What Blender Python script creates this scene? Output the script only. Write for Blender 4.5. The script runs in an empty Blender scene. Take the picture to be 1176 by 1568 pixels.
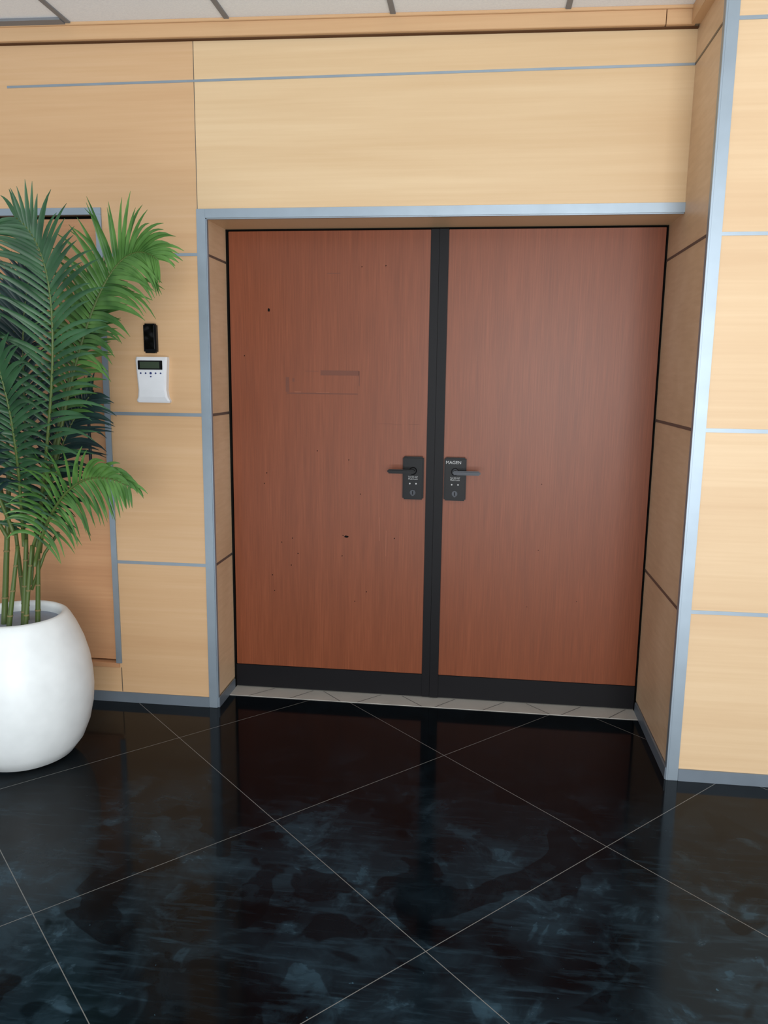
import bpy, bmesh, math, random
from mathutils import Vector, Matrix
random.seed(7)
sc=bpy.context.scene
sc.view_settings.view_transform='Standard'
W,H,D1,D2=1.901,2.13,0.252,0.633
Z1,Z2,Z3,Z4=1.987,1.326,0.664,2.654
ZC=2.865; SL=-.0134
# ---------------- materials ----------------
def lin(c): 
    return tuple(((v/255)/12.92 if v/255<=0.04045 else (((v/255)+0.055)/1.055)**2.4) for v in c)+(1,)
def newmat(n):
    m=bpy.data.materials.new(n); m.use_nodes=True; nt=m.node_tree
    return m,nt,nt.nodes['Principled BSDF']
def plain(n,c,rough=.5,metal=0,spec=.5,bump=0,bscale=200):
    m,nt,b=newmat(n); N=nt.nodes; L=nt.links
    tc=N.new('ShaderNodeTexCoord'); no=N.new('ShaderNodeTexNoise'); no.inputs['Scale'].default_value=bscale if bump else 12
    L.new(tc.outputs['Object'],no.inputs['Vector'])
    mx=N.new('ShaderNodeMix'); mx.data_type='RGBA'
    c=lin(c); mx.inputs['A'].default_value=tuple(v*.9 for v in c[:3])+(1,); mx.inputs['B'].default_value=tuple(min(1,v*1.1) for v in c[:3])+(1,)
    L.new(no.outputs['Fac'],mx.inputs['Factor']); L.new(mx.outputs['Result'],b.inputs['Base Color'])
    b.inputs['Roughness'].default_value=rough; b.inputs['Metallic'].default_value=metal; b.inputs['Specular IOR Level'].default_value=spec
    if bump:
        bp_=N.new('ShaderNodeBump'); bp_.inputs['Strength'].default_value=bump; bp_.inputs['Distance'].default_value=.002
        L.new(no.outputs['Fac'],bp_.inputs['Height']); L.new(bp_.outputs['Normal'],b.inputs['Normal'])
    return m
def wood(n,cd,cm,cl,grain,fine,rough,spec=.4,fw_=.35,dist=.3):
    m,nt,b=newmat(n); N=nt.nodes; L=nt.links
    tc=N.new('ShaderNodeTexCoord')
    def nz(s,det,dist=0):
        mp=N.new('ShaderNodeMapping'); mp.inputs['Scale'].default_value=s
        L.new(tc.outputs['Object'],mp.inputs['Vector'])
        no=N.new('ShaderNodeTexNoise'); no.inputs['Scale'].default_value=1; no.inputs['Detail'].default_value=det; no.inputs['Distortion'].default_value=dist
        L.new(mp.outputs[0],no.inputs['Vector']); return no.outputs['Fac']
    a=nz(grain,3,dist); f=nz(fine,5)
    ad=N.new('ShaderNodeMath'); ad.operation='MULTIPLY_ADD'; ad.inputs[1].default_value=fw_
    L.new(f,ad.inputs[0]); 
    s2=N.new('ShaderNodeMath'); s2.operation='MULTIPLY'; s2.inputs[1].default_value=1-fw_; L.new(a,s2.inputs[0]); L.new(s2.outputs[0],ad.inputs[2])
    cr=N.new('ShaderNodeValToRGB'); e=cr.color_ramp.elements
    e[0].position=.34; e[0].color=lin(cd); e[1].position=.66; e[1].color=lin(cl); k=e.new(.5); k.color=lin(cm)
    L.new(ad.outputs[0],cr.inputs[0]); L.new(cr.outputs[0],b.inputs['Base Color'])
    b.inputs['Roughness'].default_value=rough; b.inputs['Specular IOR Level'].default_value=spec
    return m
M_maple=wood('maple_veneer',(210,178,137),(216,186,146),(222,194,155),(.35,.35,6),(2,2,70),.42,.35)
M_mapleR=wood('maple_veneer_pillar',(213,179,140),(219,187,148),(226,196,158),(.35,.35,7),(2,2,70),.42,.35)
M_mapleL=wood('maple_veneer_left_shaded',(200,160,119),(206,168,127),(212,176,137),(.35,.35,5),(2,2,70),.42,.35)  # darker copy: veneer variation plus dimmer light at left, put in the colour
M_rev=wood('maple_veneer_side',(204,170,134),(215,182,146),(225,194,160),(2,3,2),(8,8,60),.42,.35)
M_maple2=wood('maple_veneer_dark',(188,138,99),(196,146,106),(204,156,115),(.5,.5,7),(3,3,90),.45,.35)
M_cherry=wood('cherry_laminate',(114,59,34),(124,65,38),(134,72,44),(20,20,1.2),(200,200,5),.40,.34,.65,.4)
M_alu=plain('brushed_aluminium',(152,165,176),.42,.55)
M_aluB=plain('aluminium_base',(128,139,150),.45,.5)
M_bronze=plain('joint_bronze',(112,106,98),.4,.6)
M_thrLine=plain('threshold_line',(100,98,94),.6)
M_black=plain('black_frame',(18,17,20),.5,0,.18)
M_gap=plain('dark_gap',(10,9,8),.8,0,.1)
M_gapB=plain('shadow_gap_brown',(96,66,44),.8,0,.1)
M_blkpl=plain('black_plastic',(10,11,14),.4,0,.2)
M_chrome=plain('worn_chrome',(48,50,54),.35,.7)
M_white=plain('white_plastic',(222,224,228),.4)
M_pot=plain('white_glazed_pot',(234,238,238),.4)
M_soil=plain('grey_gravel',(150,158,172),.8,bump=.8,bscale=60)
M_lcd=plain('lcd_green',(60,72,58),.2)
M_label=plain('label_white',(180,180,180),.5)
M_thr=plain('threshold_stone',(180,176,168),.5)
M_resid=plain('tape_residue',(104,54,34),.6)
M_scr=plain('scratch_light',(160,98,72),.6)
M_stem=plain('palm_stem',(74,92,40),.5)
M_node=plain('stem_node',(120,110,70),.6)
def leafm(n,c1,c2):
    m,nt,b=newmat(n); N=nt.nodes; L=nt.links
    tc=N.new('ShaderNodeTexCoord'); no=N.new('ShaderNodeTexNoise'); no.inputs['Scale'].default_value=9
    L.new(tc.outputs['Object'],no.inputs['Vector'])
    cr=N.new('ShaderNodeValToRGB'); e=cr.color_ramp.elements; e[0].position=.35;e[0].color=lin(c1);e[1].position=.65;e[1].color=lin(c2)
    L.new(no.outputs['Fac'],cr.inputs[0]); L.new(cr.outputs[0],b.inputs['Base Color'])
    b.inputs['Roughness'].default_value=.45; b.inputs['Specular IOR Level'].default_value=.4
    return m
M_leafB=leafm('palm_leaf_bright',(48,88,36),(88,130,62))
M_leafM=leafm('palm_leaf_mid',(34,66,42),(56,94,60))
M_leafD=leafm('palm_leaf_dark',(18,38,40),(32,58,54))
def floor_mat():
    m,nt,b=newmat('black_polished_tile'); N=nt.nodes; L=nt.links
    tc=N.new('ShaderNodeTexCoord')
    s,th,gx,gy=.78186,.7806,1.04855,-.56484
    sx=N.new('ShaderNodeSeparateXYZ'); L.new(tc.outputs['Object'],sx.inputs[0])
    def M(op,a,b_=None,c=None):
        n=N.new('ShaderNodeMath'); n.operation=op
        for i,v in enumerate((a,b_,c)):
            if v is None: continue
            if isinstance(v,(int,float)): n.inputs[i].default_value=v
            else: L.new(v,n.inputs[i])
        return n.outputs[0]
    X=M('SUBTRACT',sx.outputs[0],gx); Y=M('SUBTRACT',sx.outputs[1],gy)
    c_,s_=math.cos(th)/s,math.sin(th)/s
    u=M('SUBTRACT',M('MULTIPLY',X,c_),M('MULTIPLY',Y,s_))
    v=M('SUBTRACT',M('MULTIPLY',X,-s_),M('MULTIPLY',Y,c_))
    def line(q):
        f=M('FRACT',M('ADD',q,.5)); d=M('ABSOLUTE',M('SUBTRACT',f,.5))
        return M('LESS_THAN',d,.0015)
    g=M('MAXIMUM',line(u),line(v))
    def noise(sc_,det,dist,rough=.6,rot=None,scl=None):
        no=N.new('ShaderNodeTexNoise'); no.inputs['Scale'].default_value=sc_; no.inputs['Detail'].default_value=det; no.inputs['Distortion'].default_value=dist; no.inputs['Roughness'].default_value=rough
        src=tc.outputs['Object']
        if rot is not None:
            mp=N.new('ShaderNodeMapping'); mp.inputs['Rotation'].default_value=(0,0,rot); mp.inputs['Scale'].default_value=scl; L.new(src,mp.inputs['Vector']); src=mp.outputs[0]
        L.new(src,no.inputs['Vector']); return no.outputs['Fac']
    def ramp(x,a,b2):
        n=N.new('ShaderNodeMapRange'); n.inputs['From Min'].default_value=a; n.inputs['From Max'].default_value=b2; n.interpolation_type='SMOOTHSTEP'
        L.new(x,n.inputs['Value']); return n.outputs['Result']
    big=ramp(noise(1.9,3,.4),.36,.60)
    sm=ramp(noise(6,5,.5,.65),.44,.66)
    hard=ramp(noise(5.5,4,.5,.55),.53,.56)
    gone=ramp(noise(3.2,3,.6,.5),.44,.46)       # wiped-clean patches with crisp edges
    st=ramp(noise(5,4,.3,.6,.6,(1,7,1)),.52,.66)
    st2=ramp(noise(6,4,.3,.6,-1.0,(1,8,1)),.55,.68)
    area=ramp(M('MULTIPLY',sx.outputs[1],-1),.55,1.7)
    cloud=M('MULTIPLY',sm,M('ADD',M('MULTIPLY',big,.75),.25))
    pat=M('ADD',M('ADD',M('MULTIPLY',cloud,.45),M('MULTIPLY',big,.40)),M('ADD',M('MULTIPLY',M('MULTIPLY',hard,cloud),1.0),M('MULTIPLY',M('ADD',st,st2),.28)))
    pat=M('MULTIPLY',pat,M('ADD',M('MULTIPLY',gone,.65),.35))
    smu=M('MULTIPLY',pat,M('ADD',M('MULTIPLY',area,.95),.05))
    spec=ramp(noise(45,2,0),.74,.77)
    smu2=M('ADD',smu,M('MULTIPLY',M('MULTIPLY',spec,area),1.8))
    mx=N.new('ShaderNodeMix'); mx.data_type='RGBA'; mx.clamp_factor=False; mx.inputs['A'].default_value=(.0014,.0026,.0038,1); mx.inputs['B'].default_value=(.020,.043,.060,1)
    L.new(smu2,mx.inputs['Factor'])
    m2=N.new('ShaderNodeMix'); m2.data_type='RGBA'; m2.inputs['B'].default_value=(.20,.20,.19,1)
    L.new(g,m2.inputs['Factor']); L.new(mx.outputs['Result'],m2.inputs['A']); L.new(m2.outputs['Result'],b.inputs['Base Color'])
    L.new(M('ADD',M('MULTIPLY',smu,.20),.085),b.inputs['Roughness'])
    b.inputs['IOR'].default_value=1.24
    b.inputs['Specular IOR Level'].default_value=.4
    return m
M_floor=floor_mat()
M_ceil=plain('ceiling_tile',(242,245,249),.9,bump=.3,bscale=150)
M_grid=plain('ceiling_grid',(120,122,126),.5)
# ---------------- mesh helpers ----------------
def mesh_obj(name,bm,mats,parent=None,smooth=False):
    me=bpy.data.meshes.new(name); bm.normal_update(); bm.to_mesh(me); bm.free()
    for m in (mats if isinstance(mats,(list,tuple)) else [mats]): me.materials.append(m)
    if smooth:
        for p in me.polygons: p.use_smooth=True
    o=bpy.data.objects.new(name,me); sc.collection.objects.link(o)
    if parent: o.parent=parent
    return o
def addbox(bm,x0,x1,y0,y1,z0,z1,mi=0,bev=0):
    vs=[bm.verts.new(p) for p in ((x0,y0,z0),(x1,y0,z0),(x1,y1,z0),(x0,y1,z0),(x0,y0,z1),(x1,y0,z1),(x1,y1,z1),(x0,y1,z1))]
    fs=[bm.faces.new([vs[i] for i in f]) for f in ((0,3,2,1),(4,5,6,7),(0,1,5,4),(1,2,6,5),(2,3,7,6),(3,0,4,7))]
    for f in fs: f.material_index=mi
    if bev:
        es=list({e for f in fs for e in f.edges})
        r=bmesh.ops.bevel(bm,geom=es,offset=bev,segments=2,affect='EDGES')
        for f in r['faces']: f.material_index=mi
def boxes(name,lst,mats,parent=None,bev=0,slope=0):
    bm=bmesh.new()
    for b in lst: addbox(bm,*b[:6],mi=(b[6] if len(b)>6 else 0),bev=bev)
    if slope:
        for v in bm.verts: v.co.z+=slope*v.co.x
    return mesh_obj(name,bm,mats,parent)
def empty(name):
    o=bpy.data.objects.new(name,None); sc.collection.objects.link(o); return o
def tube(bm,pts,radii,seg=8,mi=0):
    pts=[Vector(p) for p in pts]; rings=[]
    for i,p in enumerate(pts):
        t=(pts[min(i+1,len(pts)-1)]-pts[max(i-1,0)]).normalized()
        a=t.cross(Vector((0,1,0.01))); 
        if a.length<.05: a=t.cross(Vector((1,0,0)))
        a.normalize(); b=t.cross(a)
        r=radii[i] if isinstance(radii,(list,tuple)) else radii
        rings.append([bm.verts.new(p+r*(a*math.cos(2*math.pi*k/seg)+b*math.sin(2*math.pi*k/seg))) for k in range(seg)])
    for i in range(len(rings)-1):
        for k in range(seg):
            f=bm.faces.new((rings[i][k],rings[i][(k+1)%seg],rings[i+1][(k+1)%seg],rings[i+1][k])); f.material_index=mi; f.smooth=True
    for r in (rings[0],rings[-1]):
        f=bm.faces.new(r); f.material_index=mi
# ---------------- room shell ----------------
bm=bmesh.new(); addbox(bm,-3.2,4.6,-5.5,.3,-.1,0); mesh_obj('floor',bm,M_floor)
boxes('ceiling',[(-3.2,4.6,-5.5,.3,ZC,ZC+.1)],M_ceil,slope=SL)
CX0,CX1,CZ0,CZ1=-1.60,-.459,.165,2.155
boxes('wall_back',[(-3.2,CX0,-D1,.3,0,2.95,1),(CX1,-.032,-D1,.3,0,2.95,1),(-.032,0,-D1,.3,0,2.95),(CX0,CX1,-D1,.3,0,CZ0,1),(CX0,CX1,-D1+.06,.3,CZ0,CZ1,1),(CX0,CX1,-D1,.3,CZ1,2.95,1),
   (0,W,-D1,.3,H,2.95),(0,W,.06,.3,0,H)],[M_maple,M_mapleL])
boxes('wall_right',[(W,4.6,-D2,.3,0,2.95)],M_mapleR)
boxes('wall_panel_reveal',[(W-.003,W,-D2+.001,0,.05,H),(W-.003,W,-D2+.001,-D1,H,ZC-.05),(0,.003,-D1+.001,0,.05,H)],M_rev)
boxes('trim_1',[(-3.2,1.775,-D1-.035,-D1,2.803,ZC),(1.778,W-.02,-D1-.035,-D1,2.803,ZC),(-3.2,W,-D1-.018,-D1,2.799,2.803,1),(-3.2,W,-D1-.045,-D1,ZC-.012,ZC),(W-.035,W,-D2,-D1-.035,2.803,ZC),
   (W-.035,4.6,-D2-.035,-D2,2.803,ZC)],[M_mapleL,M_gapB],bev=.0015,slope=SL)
t=.036
boxes('trim_2',[(-t,0.002,-D1-.006,-D1,0.0,H+t),(0.002,W,-D1-.006,-D1,H,H+t),(0,.006,-D1,-D1+.02,0,H),(0,W-.004,-D1,-D1+.012,H-.004,H)],M_alu,bev=.001)
boxes('trim_3',[(W-.002,W+.036,-D2-.006,-D2,0,ZC-.05),(W-.008,W-.002,-D2-.006,-D2+.022,0,ZC-.05)],M_alu,bev=.001)
J=[]
for z,hh in ((Z1,.006),(Z2,.007),(Z3,.007)):
    J.append((CX1+.0,-t,-D1-.002,-D1,z-hh,z+hh)); J.append((W+.036,4.6,-D2-.002,-D2,z-hh,z+hh))
    J.append((.003,.005,-D1+.02,0,z-hh*.8,z+hh*.8,1)); J.append((W-.005,W-.003,-D2+.022,0,z-hh*.8,z+hh*.8,1))
J.append((-.83,W,-D1-.002,-D1,Z4-.0045,Z4+.0045)); J.append((W-.005,W-.003,-D2+.02,-D1,Z4-.004,Z4+.004,1)); J.append((W+.036,4.6,-D2-.002,-D2,Z4-.006,Z4+.006))
boxes('trim_4',J,[M_alu,M_bronze])
boxes('trim_5',[(-.033,-.0305,-D1-.0012,-D1,H+t,2.80),(CX1+.006,CX1+.009,-D1-.0012,-D1,.05,CZ0)],M_bronze)
boxes('baseboard_left',[(-3.2,-t,-D1-.008,-D1,0,.048),(0.006,.012,-D1+.0,-.02,0,.048)],M_aluB,bev=.001)
boxes('baseboard_right',[(W-.012,W-.003,-D2+.0,-.02,0,.048),(W+.036,4.6,-D2-.008,-D2,0,.048)],M_aluB,bev=.001)
th=empty('door_threshold')
boxes('slab',[(0.012,W-.012,-.108,.03,-.01,.003)],M_thr,th)
bm=bmesh.new()
for x0,dx in ((.10,.10),(.30,.09),(.54,-.10),(.62,.10),(.92,-.10),(.98,.09),(1.20,.10),(1.50,-.10),(1.55,.10),(1.76,.09)):
    a=[(x0,-.107,.0034),(x0+.006,-.107,.0034),(x0+.006+dx,-.004,.0034),(x0+dx,-.004,.0034)]
    bm.faces.new([bm.verts.new(p) for p in a])
mesh_obj('diagonal_lines',bm,M_thrLine,th)  # dark diagonal lines across the threshold slab
g=[]
for i in range(-5,6):
    x=.122+.65*i; g.append((x-.010,x+.010,-5.5,-D1-.04,ZC-.006,ZC))
for j in range(0,8):
    y=-.66-.65*j; g.append((-3.2,4.5,y-.010,y+.010,ZC-.005,ZC))
g.append((-1.17,-.54,-.34,-.297,ZC-.01,ZC))
boxes('ceiling_grid',g,M_grid,slope=SL)
# ---------------- doors ----------------
boxes('door_frame',[(0.003,W-.003,.03,.06,0.004,H-.001),(0.003,.012,0.0,.03,.004,H-.001),(W-.009,W-.003,0,.03,.004,H-.001),(.012,W-.012,0.0,.03,H-.006,H-.001)],M_gap)
d1=empty('door_1'); d2=empty('door_2')
boxes('leaf',[(.016,.914,.0,.03,.118,2.121)],M_cherry,d1,bev=.0015)
boxes('kick_plate',[(.014,.914,-.003,.03,.008,.117)],M_black,d1,bev=.001)
boxes('edge_strip',[(.914,.950,-.006,.03,.008,2.122)],M_black,d1,bev=.001)
boxes('leaf',[(.991,1.889,.0,.03,.118,2.121)],M_cherry,d2,bev=.0015)
boxes('kick_plate',[(.991,1.889,-.003,.03,.008,.117)],M_black,d2,bev=.001)
boxes('edge_strip',[(.951,.991,-.010,.03,.008,2.122)],M_black,d2,bev=.001)
def disc(bm,x,z,rx,rz,y,mi=0,n=10):
    f=bm.faces.new([bm.verts.new((x+rx*math.cos(a)*random.uniform(.7,1.2),y,z+rz*math.sin(a)*random.uniform(.7,1.2))) for a in [2*math.pi*k/n for k in range(n)]]); f.material_index=mi
bm=bmesh.new()
disc(bm,.195,1.785,.006,.008,-.001); disc(bm,.55,.765,.010,.006,-.001); disc(bm,.535,.77,.003,.002,-.001)
for _ in range(18): disc(bm,random.uniform(.03,.88),random.uniform(.2,2.0),.0022,.003,-.001)
for _ in range(4): disc(bm,random.uniform(1.05,1.8),random.uniform(.2,1.2),.0018,.0022,-.001)
mesh_obj('holes',bm,M_gap,d1)
R=[(.275,.60,-.0004,0,1.416,1.4215),(.43,.605,-.0004,0,1.500,1.522),(.604,.608,-.0004,0,1.455,1.52),(.27,.285,-.0004,0,1.424,1.49),(.46,.52,-.0004,0,1.94,1.943),(.30,.31,-.0004,0,1.47,1.485),(.36,.42,-.0004,0,1.517,1.5185)]
boxes('residue',R,M_resid,d1)
boxes('crack',[(.69,.76,-.0004,0,1.288,1.289),(.76,.80,-.0004,0,1.285,1.286),(.83,.88,-.0004,0,1.2875,1.289)],M_resid,d1)
boxes('scratches',[(.703,.7045,-.0004,0,.75,.86),(.735,.736,-.0004,0,.68,.80),(.31,.34,-.0004,0,1.424,1.4255),(.41,.47,-.0004,0,1.4235,1.4245)],M_scr,d1)
def lockset(name,x0,x1,ld):
    e=empty(name); xm=(x0+x1)/2; z0,z1=.952,1.146
    boxes('plate',[(x0,x1,-.026,0,z0,z1)],M_blkpl,e,bev=.006)
    mat=M_blkpl if ld<0 else M_chrome
    bm=bmesh.new(); hx=xm
    tube(bm,[(hx,-.02,1.083),(hx,-.036,1.083),(hx,-.038,1.083)],[.017,.017,.012],20)
    tube(bm,[(hx,-.03,1.083),(hx,-.062,1.083)],.009,12)
    mesh_obj('spindle',bm,mat,e)
    xa,xb=sorted((hx-.010*ld,hx+.112*ld))
    boxes('lever',[(xa,xb,-.070,-.056,1.073,1.092)],mat,e,bev=.005)
    bm=bmesh.new(); tube(bm,[(xm,-.02,.985),(xm,-.031,.985)],[.014,.013],20); tube(bm,[(xm,-.03,.975),(xm,-.0315,.975)],.006,12)
    mesh_obj('cylinder',bm,M_chrome,e)
    boxes('keyway',[(xm-.0015,xm+.0015,-.033,-.031,.976,.992)],M_gap,e)
    bm=bmesh.new()
    for dx in (-.014,0.014): tube(bm,[(xm+dx,-.024,1.025),(xm+dx,-.0275,1.025)],.0035,10)
    mesh_obj('studs',bm,M_label,e)
    for s,z,xo in (('MAGEN' if ld>0 else '',1.118,-.008),('Tel 03-567',1.052,0),('Multi Lock',1.043,0)):
        if not s: continue
        c=bpy.data.curves.new('label','FONT'); c.body=s; c.size=.02 if z>1.1 else .010; c.align_x='CENTER'; c.extrude=.0002
        o=bpy.data.objects.new('label',c); o.location=(xm+xo,-.0265,z); o.rotation_euler=(math.pi/2,0,0); o.data.materials.append(M_label); sc.collection.objects.link(o); o.parent=e
    return e
lockset('door_lock_handle',.810,.904,-1)
lockset('door_lock_handle',.996,1.094,1)
# ---------------- side cabinet door ----------------
d3=empty('door_3')
boxes('frame',[(CX0-.02,CX1+.012,-D1-.008,-D1+.012,CZ1-.006,CZ1+.022),(CX1-.014,CX1+.012,-D1-.008,-D1+.012,CZ0+.022,CZ1-.006),(CX0-.012,CX0+.012,-D1-.008,-D1+.012,CZ0+.022,CZ1-.006)],M_alu,d3,bev=.001)
boxes('panel',[(CX0+.012,CX1-.022,-D1+.020,-D1+.058,CZ0+.03,CZ1-.018)],M_maple2,d3,bev=.002)
boxes('gap_shadow',[(CX0,CX1,-D1+.058,-D1+.06,CZ0,CZ1)],M_gap,d3)  # black sheet behind the panel paints the shadow in the slot
boxes('sill',[(CX0,CX1,-D1-.006,-D1+.058,CZ0,CZ0+.022)],M_maple2,d3,bev=.002)
bm=bmesh.new(); tube(bm,[(-.535,-D1+.03,1.42),(-.535,-D1-.03,1.42),(-.535,-D1-.03,1.40),(-.535,-D1-.03,1.10),(-.535,-D1-.03,1.08),(-.535,-D1+.03,1.08)],.007,10); mesh_obj('pull_bar',bm,M_chrome,d3)
# ---------------- access devices ----------------
e=empty('intercom_reader')
bm=bmesh.new(); addbox(bm,-.274,-.218,-D1-.03,-D1,1.584,1.706,bev=.006); mesh_obj('body',bm,M_blkpl,e)
boxes('lens',[(-.268,-.224,-D1-.0315,-D1-.0295,1.60,1.70)],plain('smoked_lens',(6,6,8),.08),e,bev=.0008)
e=empty('access_keypad')
bm=bmesh.new()
prof=[(1.376,.071,.020),(1.384,.074,.024),(1.40,.066,.030),(1.43,.062,.034),(1.50,.066,.036),(1.555,.070,.034),(1.568,.069,.026)]
xc=-.243; ring=[]
for z,w,d in prof:
    ring.append([bm.verts.new(p) for p in ((xc-w,-D1,z),(xc-w,-D1-d*.75,z),(xc-w+.008,-D1-d,z),(xc+w-.008,-D1-d,z),(xc+w,-D1-d*.75,z),(xc+w,-D1,z))])
for a,b in zip(ring[:-1],ring[1:]):
    for k in range(5): bm.faces.new((a[k],a[k+1],b[k+1],b[k]))
bm.faces.new(ring[0][::-1]); bm.faces.new(ring[-1])
mesh_obj('body',bm,M_white,e)
boxes('display_bezel',[(xc-.056,xc+.052,-D1-.0375,-D1-.034,1.515,1.553)],M_blkpl,e,bev=.001)
boxes('display',[(xc-.046,xc+.040,-D1-.0385,-D1-.037,1.520,1.548)],M_lcd,e)
Mb=plain('button_blue',(40,52,110),.4)
bm=bmesh.new()
for k in range(5):
    x=xc-.044+.022*k; tube(bm,[(x,-D1-.034,1.500),(x,-D1-.038,1.500)],.0035 if k!=2 else .005,10)
tube(bm,[(xc,-D1-.034,1.486),(xc,-D1-.038,1.486)],.003,10)
mesh_obj('buttons',bm,Mb,e)
# ---------------- planter and palm ----------------
PX,PY=-.60,-.80
pl=empty('potted_palm')
pr=[(0,0.0),(.12,0),(.15,.004),(.185,.022),(.222,.070),(.248,.135),(.263,.205),(.268,.27),(.266,.335),(.257,.40),(.240,.465),(.216,.525),(.197,.562),(.185,.579),(.174,.585),(.163,.580),(.158,.565),(.162,.52),(0,.52)]
bm=bmesh.new(); n=72; rings=[]
for r,z in pr[1:-1]: rings.append([bm.verts.new((PX+r*math.cos(2*math.pi*k/n),PY+r*math.sin(2*math.pi*k/n),z)) for k in range(n)])
for a,b in zip(rings[:-1],rings[1:]):
    for k in range(n): bm.faces.new((a[k],a[(k+1)%n],b[(k+1)%n],b[k])).smooth=True
bm.faces.new(rings[0][::-1])
mesh_obj('pot',bm,M_pot,pl)
bm=bmesh.new(); bmesh.ops.create_circle(bm,cap_ends=True,radius=.162,segments=48,matrix=Matrix.Translation((PX,PY,.545))); mesh_obj('gravel',bm,M_soil,pl)
def bez(P,t):
    P=[Vector(p) for p in P]
    while len(P)>1: P=[P[i].lerp(P[i+1],t) for i in range(len(P)-1)]
    return P[0]
def frond(bm,P,n,L,mi,start=.15,nrm=(0,-1,.15),droop=.35,fold=.3,wd=.017,fwd=.6):
    N=24; pts=[bez(P,i/N) for i in range(N+1)]
    tube(bm,pts,[.0070*(1-.8*i/N)+.0012 for i in range(N+1)],6,3)
    nrm=Vector(nrm).normalized()
    for i in range(n):
        t=start+(1-start)*(i+.5)/n
        p=bez(P,t); tg=(bez(P,min(1,t+.02))-bez(P,max(0,t-.02))).normalized()
        side=tg.cross(nrm).normalized(); nn=side.cross(tg).normalized()
        q=(t-start)/(1-start)
        prof=(math.sin(math.pi*min(1,(q*.74+.18)))**.7)
        for s in (-1,1):
            l=L*prof*random.uniform(.85,1.1)
            f_=fwd+q*1.0+random.uniform(-.1,.1)
            d=(side*s+tg*f_+nn*(fold+random.uniform(-.2,.2))).normalized()
            w=wd*random.uniform(.85,1.1)*(.75+.25*prof)
            K=7; prev=None; pos=p.copy(); dd=d.copy()
            dr=droop*random.uniform(.6,1.5)
            for k in range(K+1):
                u=k/K; ww=w*(math.sin(math.pi*min(.98,(.12+.88*u)**.8)))**.8*.5 if k<K else 0.0006
                wv=dd.cross(nn)
                if wv.length<1e-3: wv=dd.cross(Vector((1,0,0)))
                wv.normalize(); up=wv.cross(dd).normalized()
                a=bm.verts.new(pos+wv*ww+up*ww*.45); b=bm.verts.new(pos); c=bm.verts.new(pos-wv*ww+up*ww*.45)
                if prev:
                    for f in (bm.faces.new((prev[0],prev[1],b,a)),bm.faces.new((prev[1],prev[2],c,b))): f.material_index=mi; f.smooth=True
                prev=(a,b,c)
                dd=(dd+Vector((0,0,-1))*dr/K*(1+u)).normalized()
                pos=pos+dd*(l/K)
bm=bmesh.new()
F=[ # control points (x,y,z), n leaflets per side, leaflet length, material, start, droop, fwd
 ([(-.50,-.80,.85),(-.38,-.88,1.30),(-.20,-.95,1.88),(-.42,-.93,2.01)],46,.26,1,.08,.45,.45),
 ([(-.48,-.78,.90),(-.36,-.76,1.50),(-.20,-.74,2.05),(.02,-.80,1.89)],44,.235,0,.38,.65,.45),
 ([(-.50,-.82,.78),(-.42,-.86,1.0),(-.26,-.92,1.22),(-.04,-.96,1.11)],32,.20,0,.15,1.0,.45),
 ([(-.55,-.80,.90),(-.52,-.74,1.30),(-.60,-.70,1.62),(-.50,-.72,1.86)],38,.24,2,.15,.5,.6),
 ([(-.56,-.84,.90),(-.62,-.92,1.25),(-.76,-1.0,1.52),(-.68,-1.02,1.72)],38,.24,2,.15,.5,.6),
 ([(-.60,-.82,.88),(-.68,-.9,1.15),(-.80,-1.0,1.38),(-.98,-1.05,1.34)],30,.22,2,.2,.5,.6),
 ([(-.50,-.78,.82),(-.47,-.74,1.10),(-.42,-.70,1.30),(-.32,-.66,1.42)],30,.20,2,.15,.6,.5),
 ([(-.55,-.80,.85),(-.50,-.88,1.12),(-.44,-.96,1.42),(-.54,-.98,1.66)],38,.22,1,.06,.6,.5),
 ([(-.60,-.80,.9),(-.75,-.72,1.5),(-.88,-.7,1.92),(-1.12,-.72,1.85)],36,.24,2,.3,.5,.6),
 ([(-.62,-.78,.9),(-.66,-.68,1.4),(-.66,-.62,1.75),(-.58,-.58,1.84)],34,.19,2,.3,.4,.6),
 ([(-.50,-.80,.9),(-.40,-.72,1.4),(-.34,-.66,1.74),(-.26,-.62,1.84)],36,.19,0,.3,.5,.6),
]
for P,n_,L_,mi,st,dr,fw2 in F: frond(bm,P,n_,L_,mi,st,droop=dr,fwd=fw2)
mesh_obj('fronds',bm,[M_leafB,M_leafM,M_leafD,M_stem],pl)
bm=bmesh.new()
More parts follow.
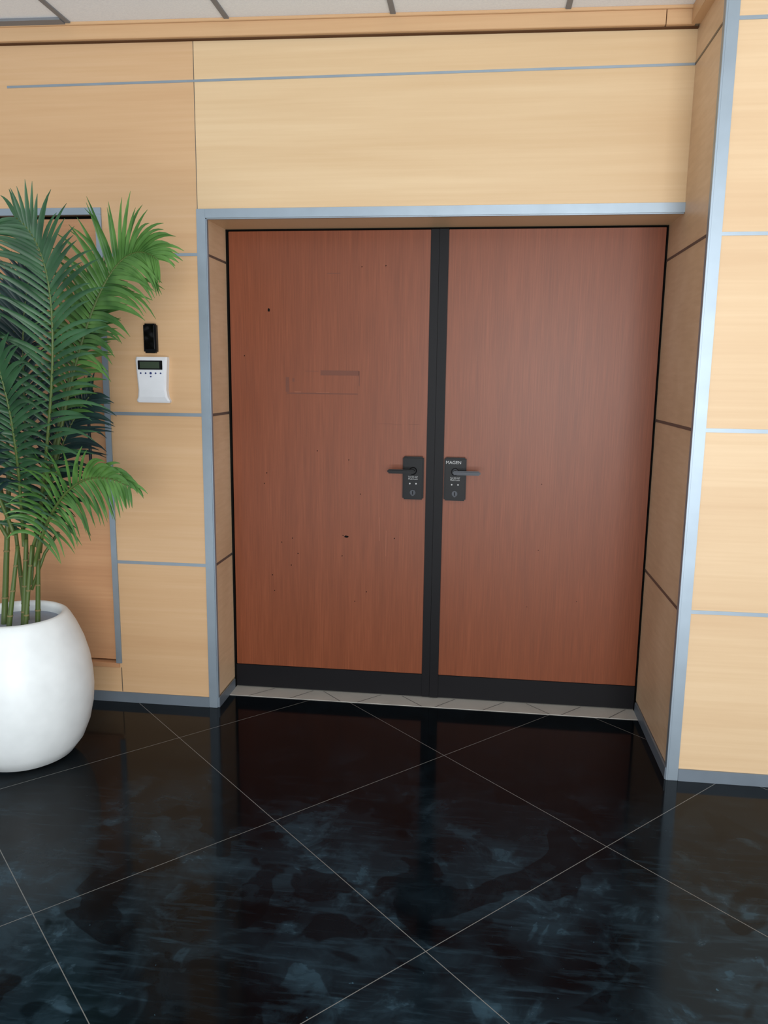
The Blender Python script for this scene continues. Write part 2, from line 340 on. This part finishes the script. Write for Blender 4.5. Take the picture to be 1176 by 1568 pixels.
for (x0,y0,x1,z1_,r) in ((-.64,-.82,-.58,1.16,.012),(-.585,-.76,-.55,.90,.011),(-.555,-.83,-.53,.88,.011),(-.585,-.88,-.55,.86,.010),(-.515,-.80,-.49,.88,.010),(-.60,-.74,-.60,.92,.010),(-.53,-.86,-.50,.86,.009)):
    K=8; tube(bm,[(x0+(x1-x0)*k/K,y0+(PY-y0)*.5*k/K,.54+(z1_-.54)*k/K) for k in range(K+1)],[r*(1-.35*k/K) for k in range(K+1)],10,0)
    for k in range(3):
        q=(k+.6)/3.4; c=Vector((x0+(x1-x0)*q,y0+(PY-y0)*.5*q,.54+(z1_-.54)*q)); tube(bm,[c-Vector((0,0,.003)),c+Vector((0,0,.003))],r*1.12*(1-.3*q),10,1)
for a,b,c in (((-.53,-.80,.70),(-.50,-.82,.86),(-.42,-.86,1.0)),((-.53,-.80,.68),(-.48,-.78,.82),(-.43,-.76,.90))):
    tube(bm,[a,b,c],.006,8,0)
mesh_obj('stems',bm,[M_stem,M_node],pl)
# ---------------- lights & world ----------------
wd_=bpy.data.worlds.new('World'); sc.world=wd_; wd_.use_nodes=True
wd_.node_tree.nodes['Background'].inputs[0].default_value=(.86,.93,1,1); wd_.node_tree.nodes['Background'].inputs[1].default_value=.76
la=bpy.data.lights.new('window_light','AREA'); la.shape='RECTANGLE'; la.size=2.2; la.size_y=1.6; la.energy=205; la.color=(.98,1,1)
lo=bpy.data.objects.new('window_light',la); lo.location=(2.2,-7,1.6); lo.rotation_euler=(math.radians(90),0,math.radians(9)); sc.collection.objects.link(lo)
la=bpy.data.lights.new('ceiling_fill','AREA'); la.shape='RECTANGLE'; la.size=5; la.size_y=1.2; la.energy=125; la.color=(.93,.97,1)  # added unseen uplight to brighten the ceiling, imitating sunlit floor bounce
lo=bpy.data.objects.new('ceiling_fill',la); lo.location=(1.5,-4.5,.15); lo.rotation_euler=(math.radians(168),0,0); sc.collection.objects.link(lo)
# ---------------- camera ----------------
C=Vector((1.15505,-3.53399,1.50198)); yaw,pitch,roll=.12124,.17116,.01219
fw=Vector((-math.sin(yaw)*math.cos(pitch),math.cos(yaw)*math.cos(pitch),-math.sin(pitch))); rt=Vector((math.cos(yaw),math.sin(yaw),0)); up=rt.cross(fw)
r2=rt*math.cos(roll)+up*math.sin(roll); u2=-rt*math.sin(roll)+up*math.cos(roll)
cd=bpy.data.cameras.new('camera'); co=bpy.data.objects.new('camera',cd); sc.collection.objects.link(co); sc.camera=co
co.matrix_world=Matrix(((r2.x,u2.x,-fw.x,C.x),(r2.y,u2.y,-fw.y,C.y),(r2.z,u2.z,-fw.z,C.z),(0,0,0,1)))
cd.sensor_fit='VERTICAL'; cd.sensor_height=36; cd.lens=36*1208.166/1568
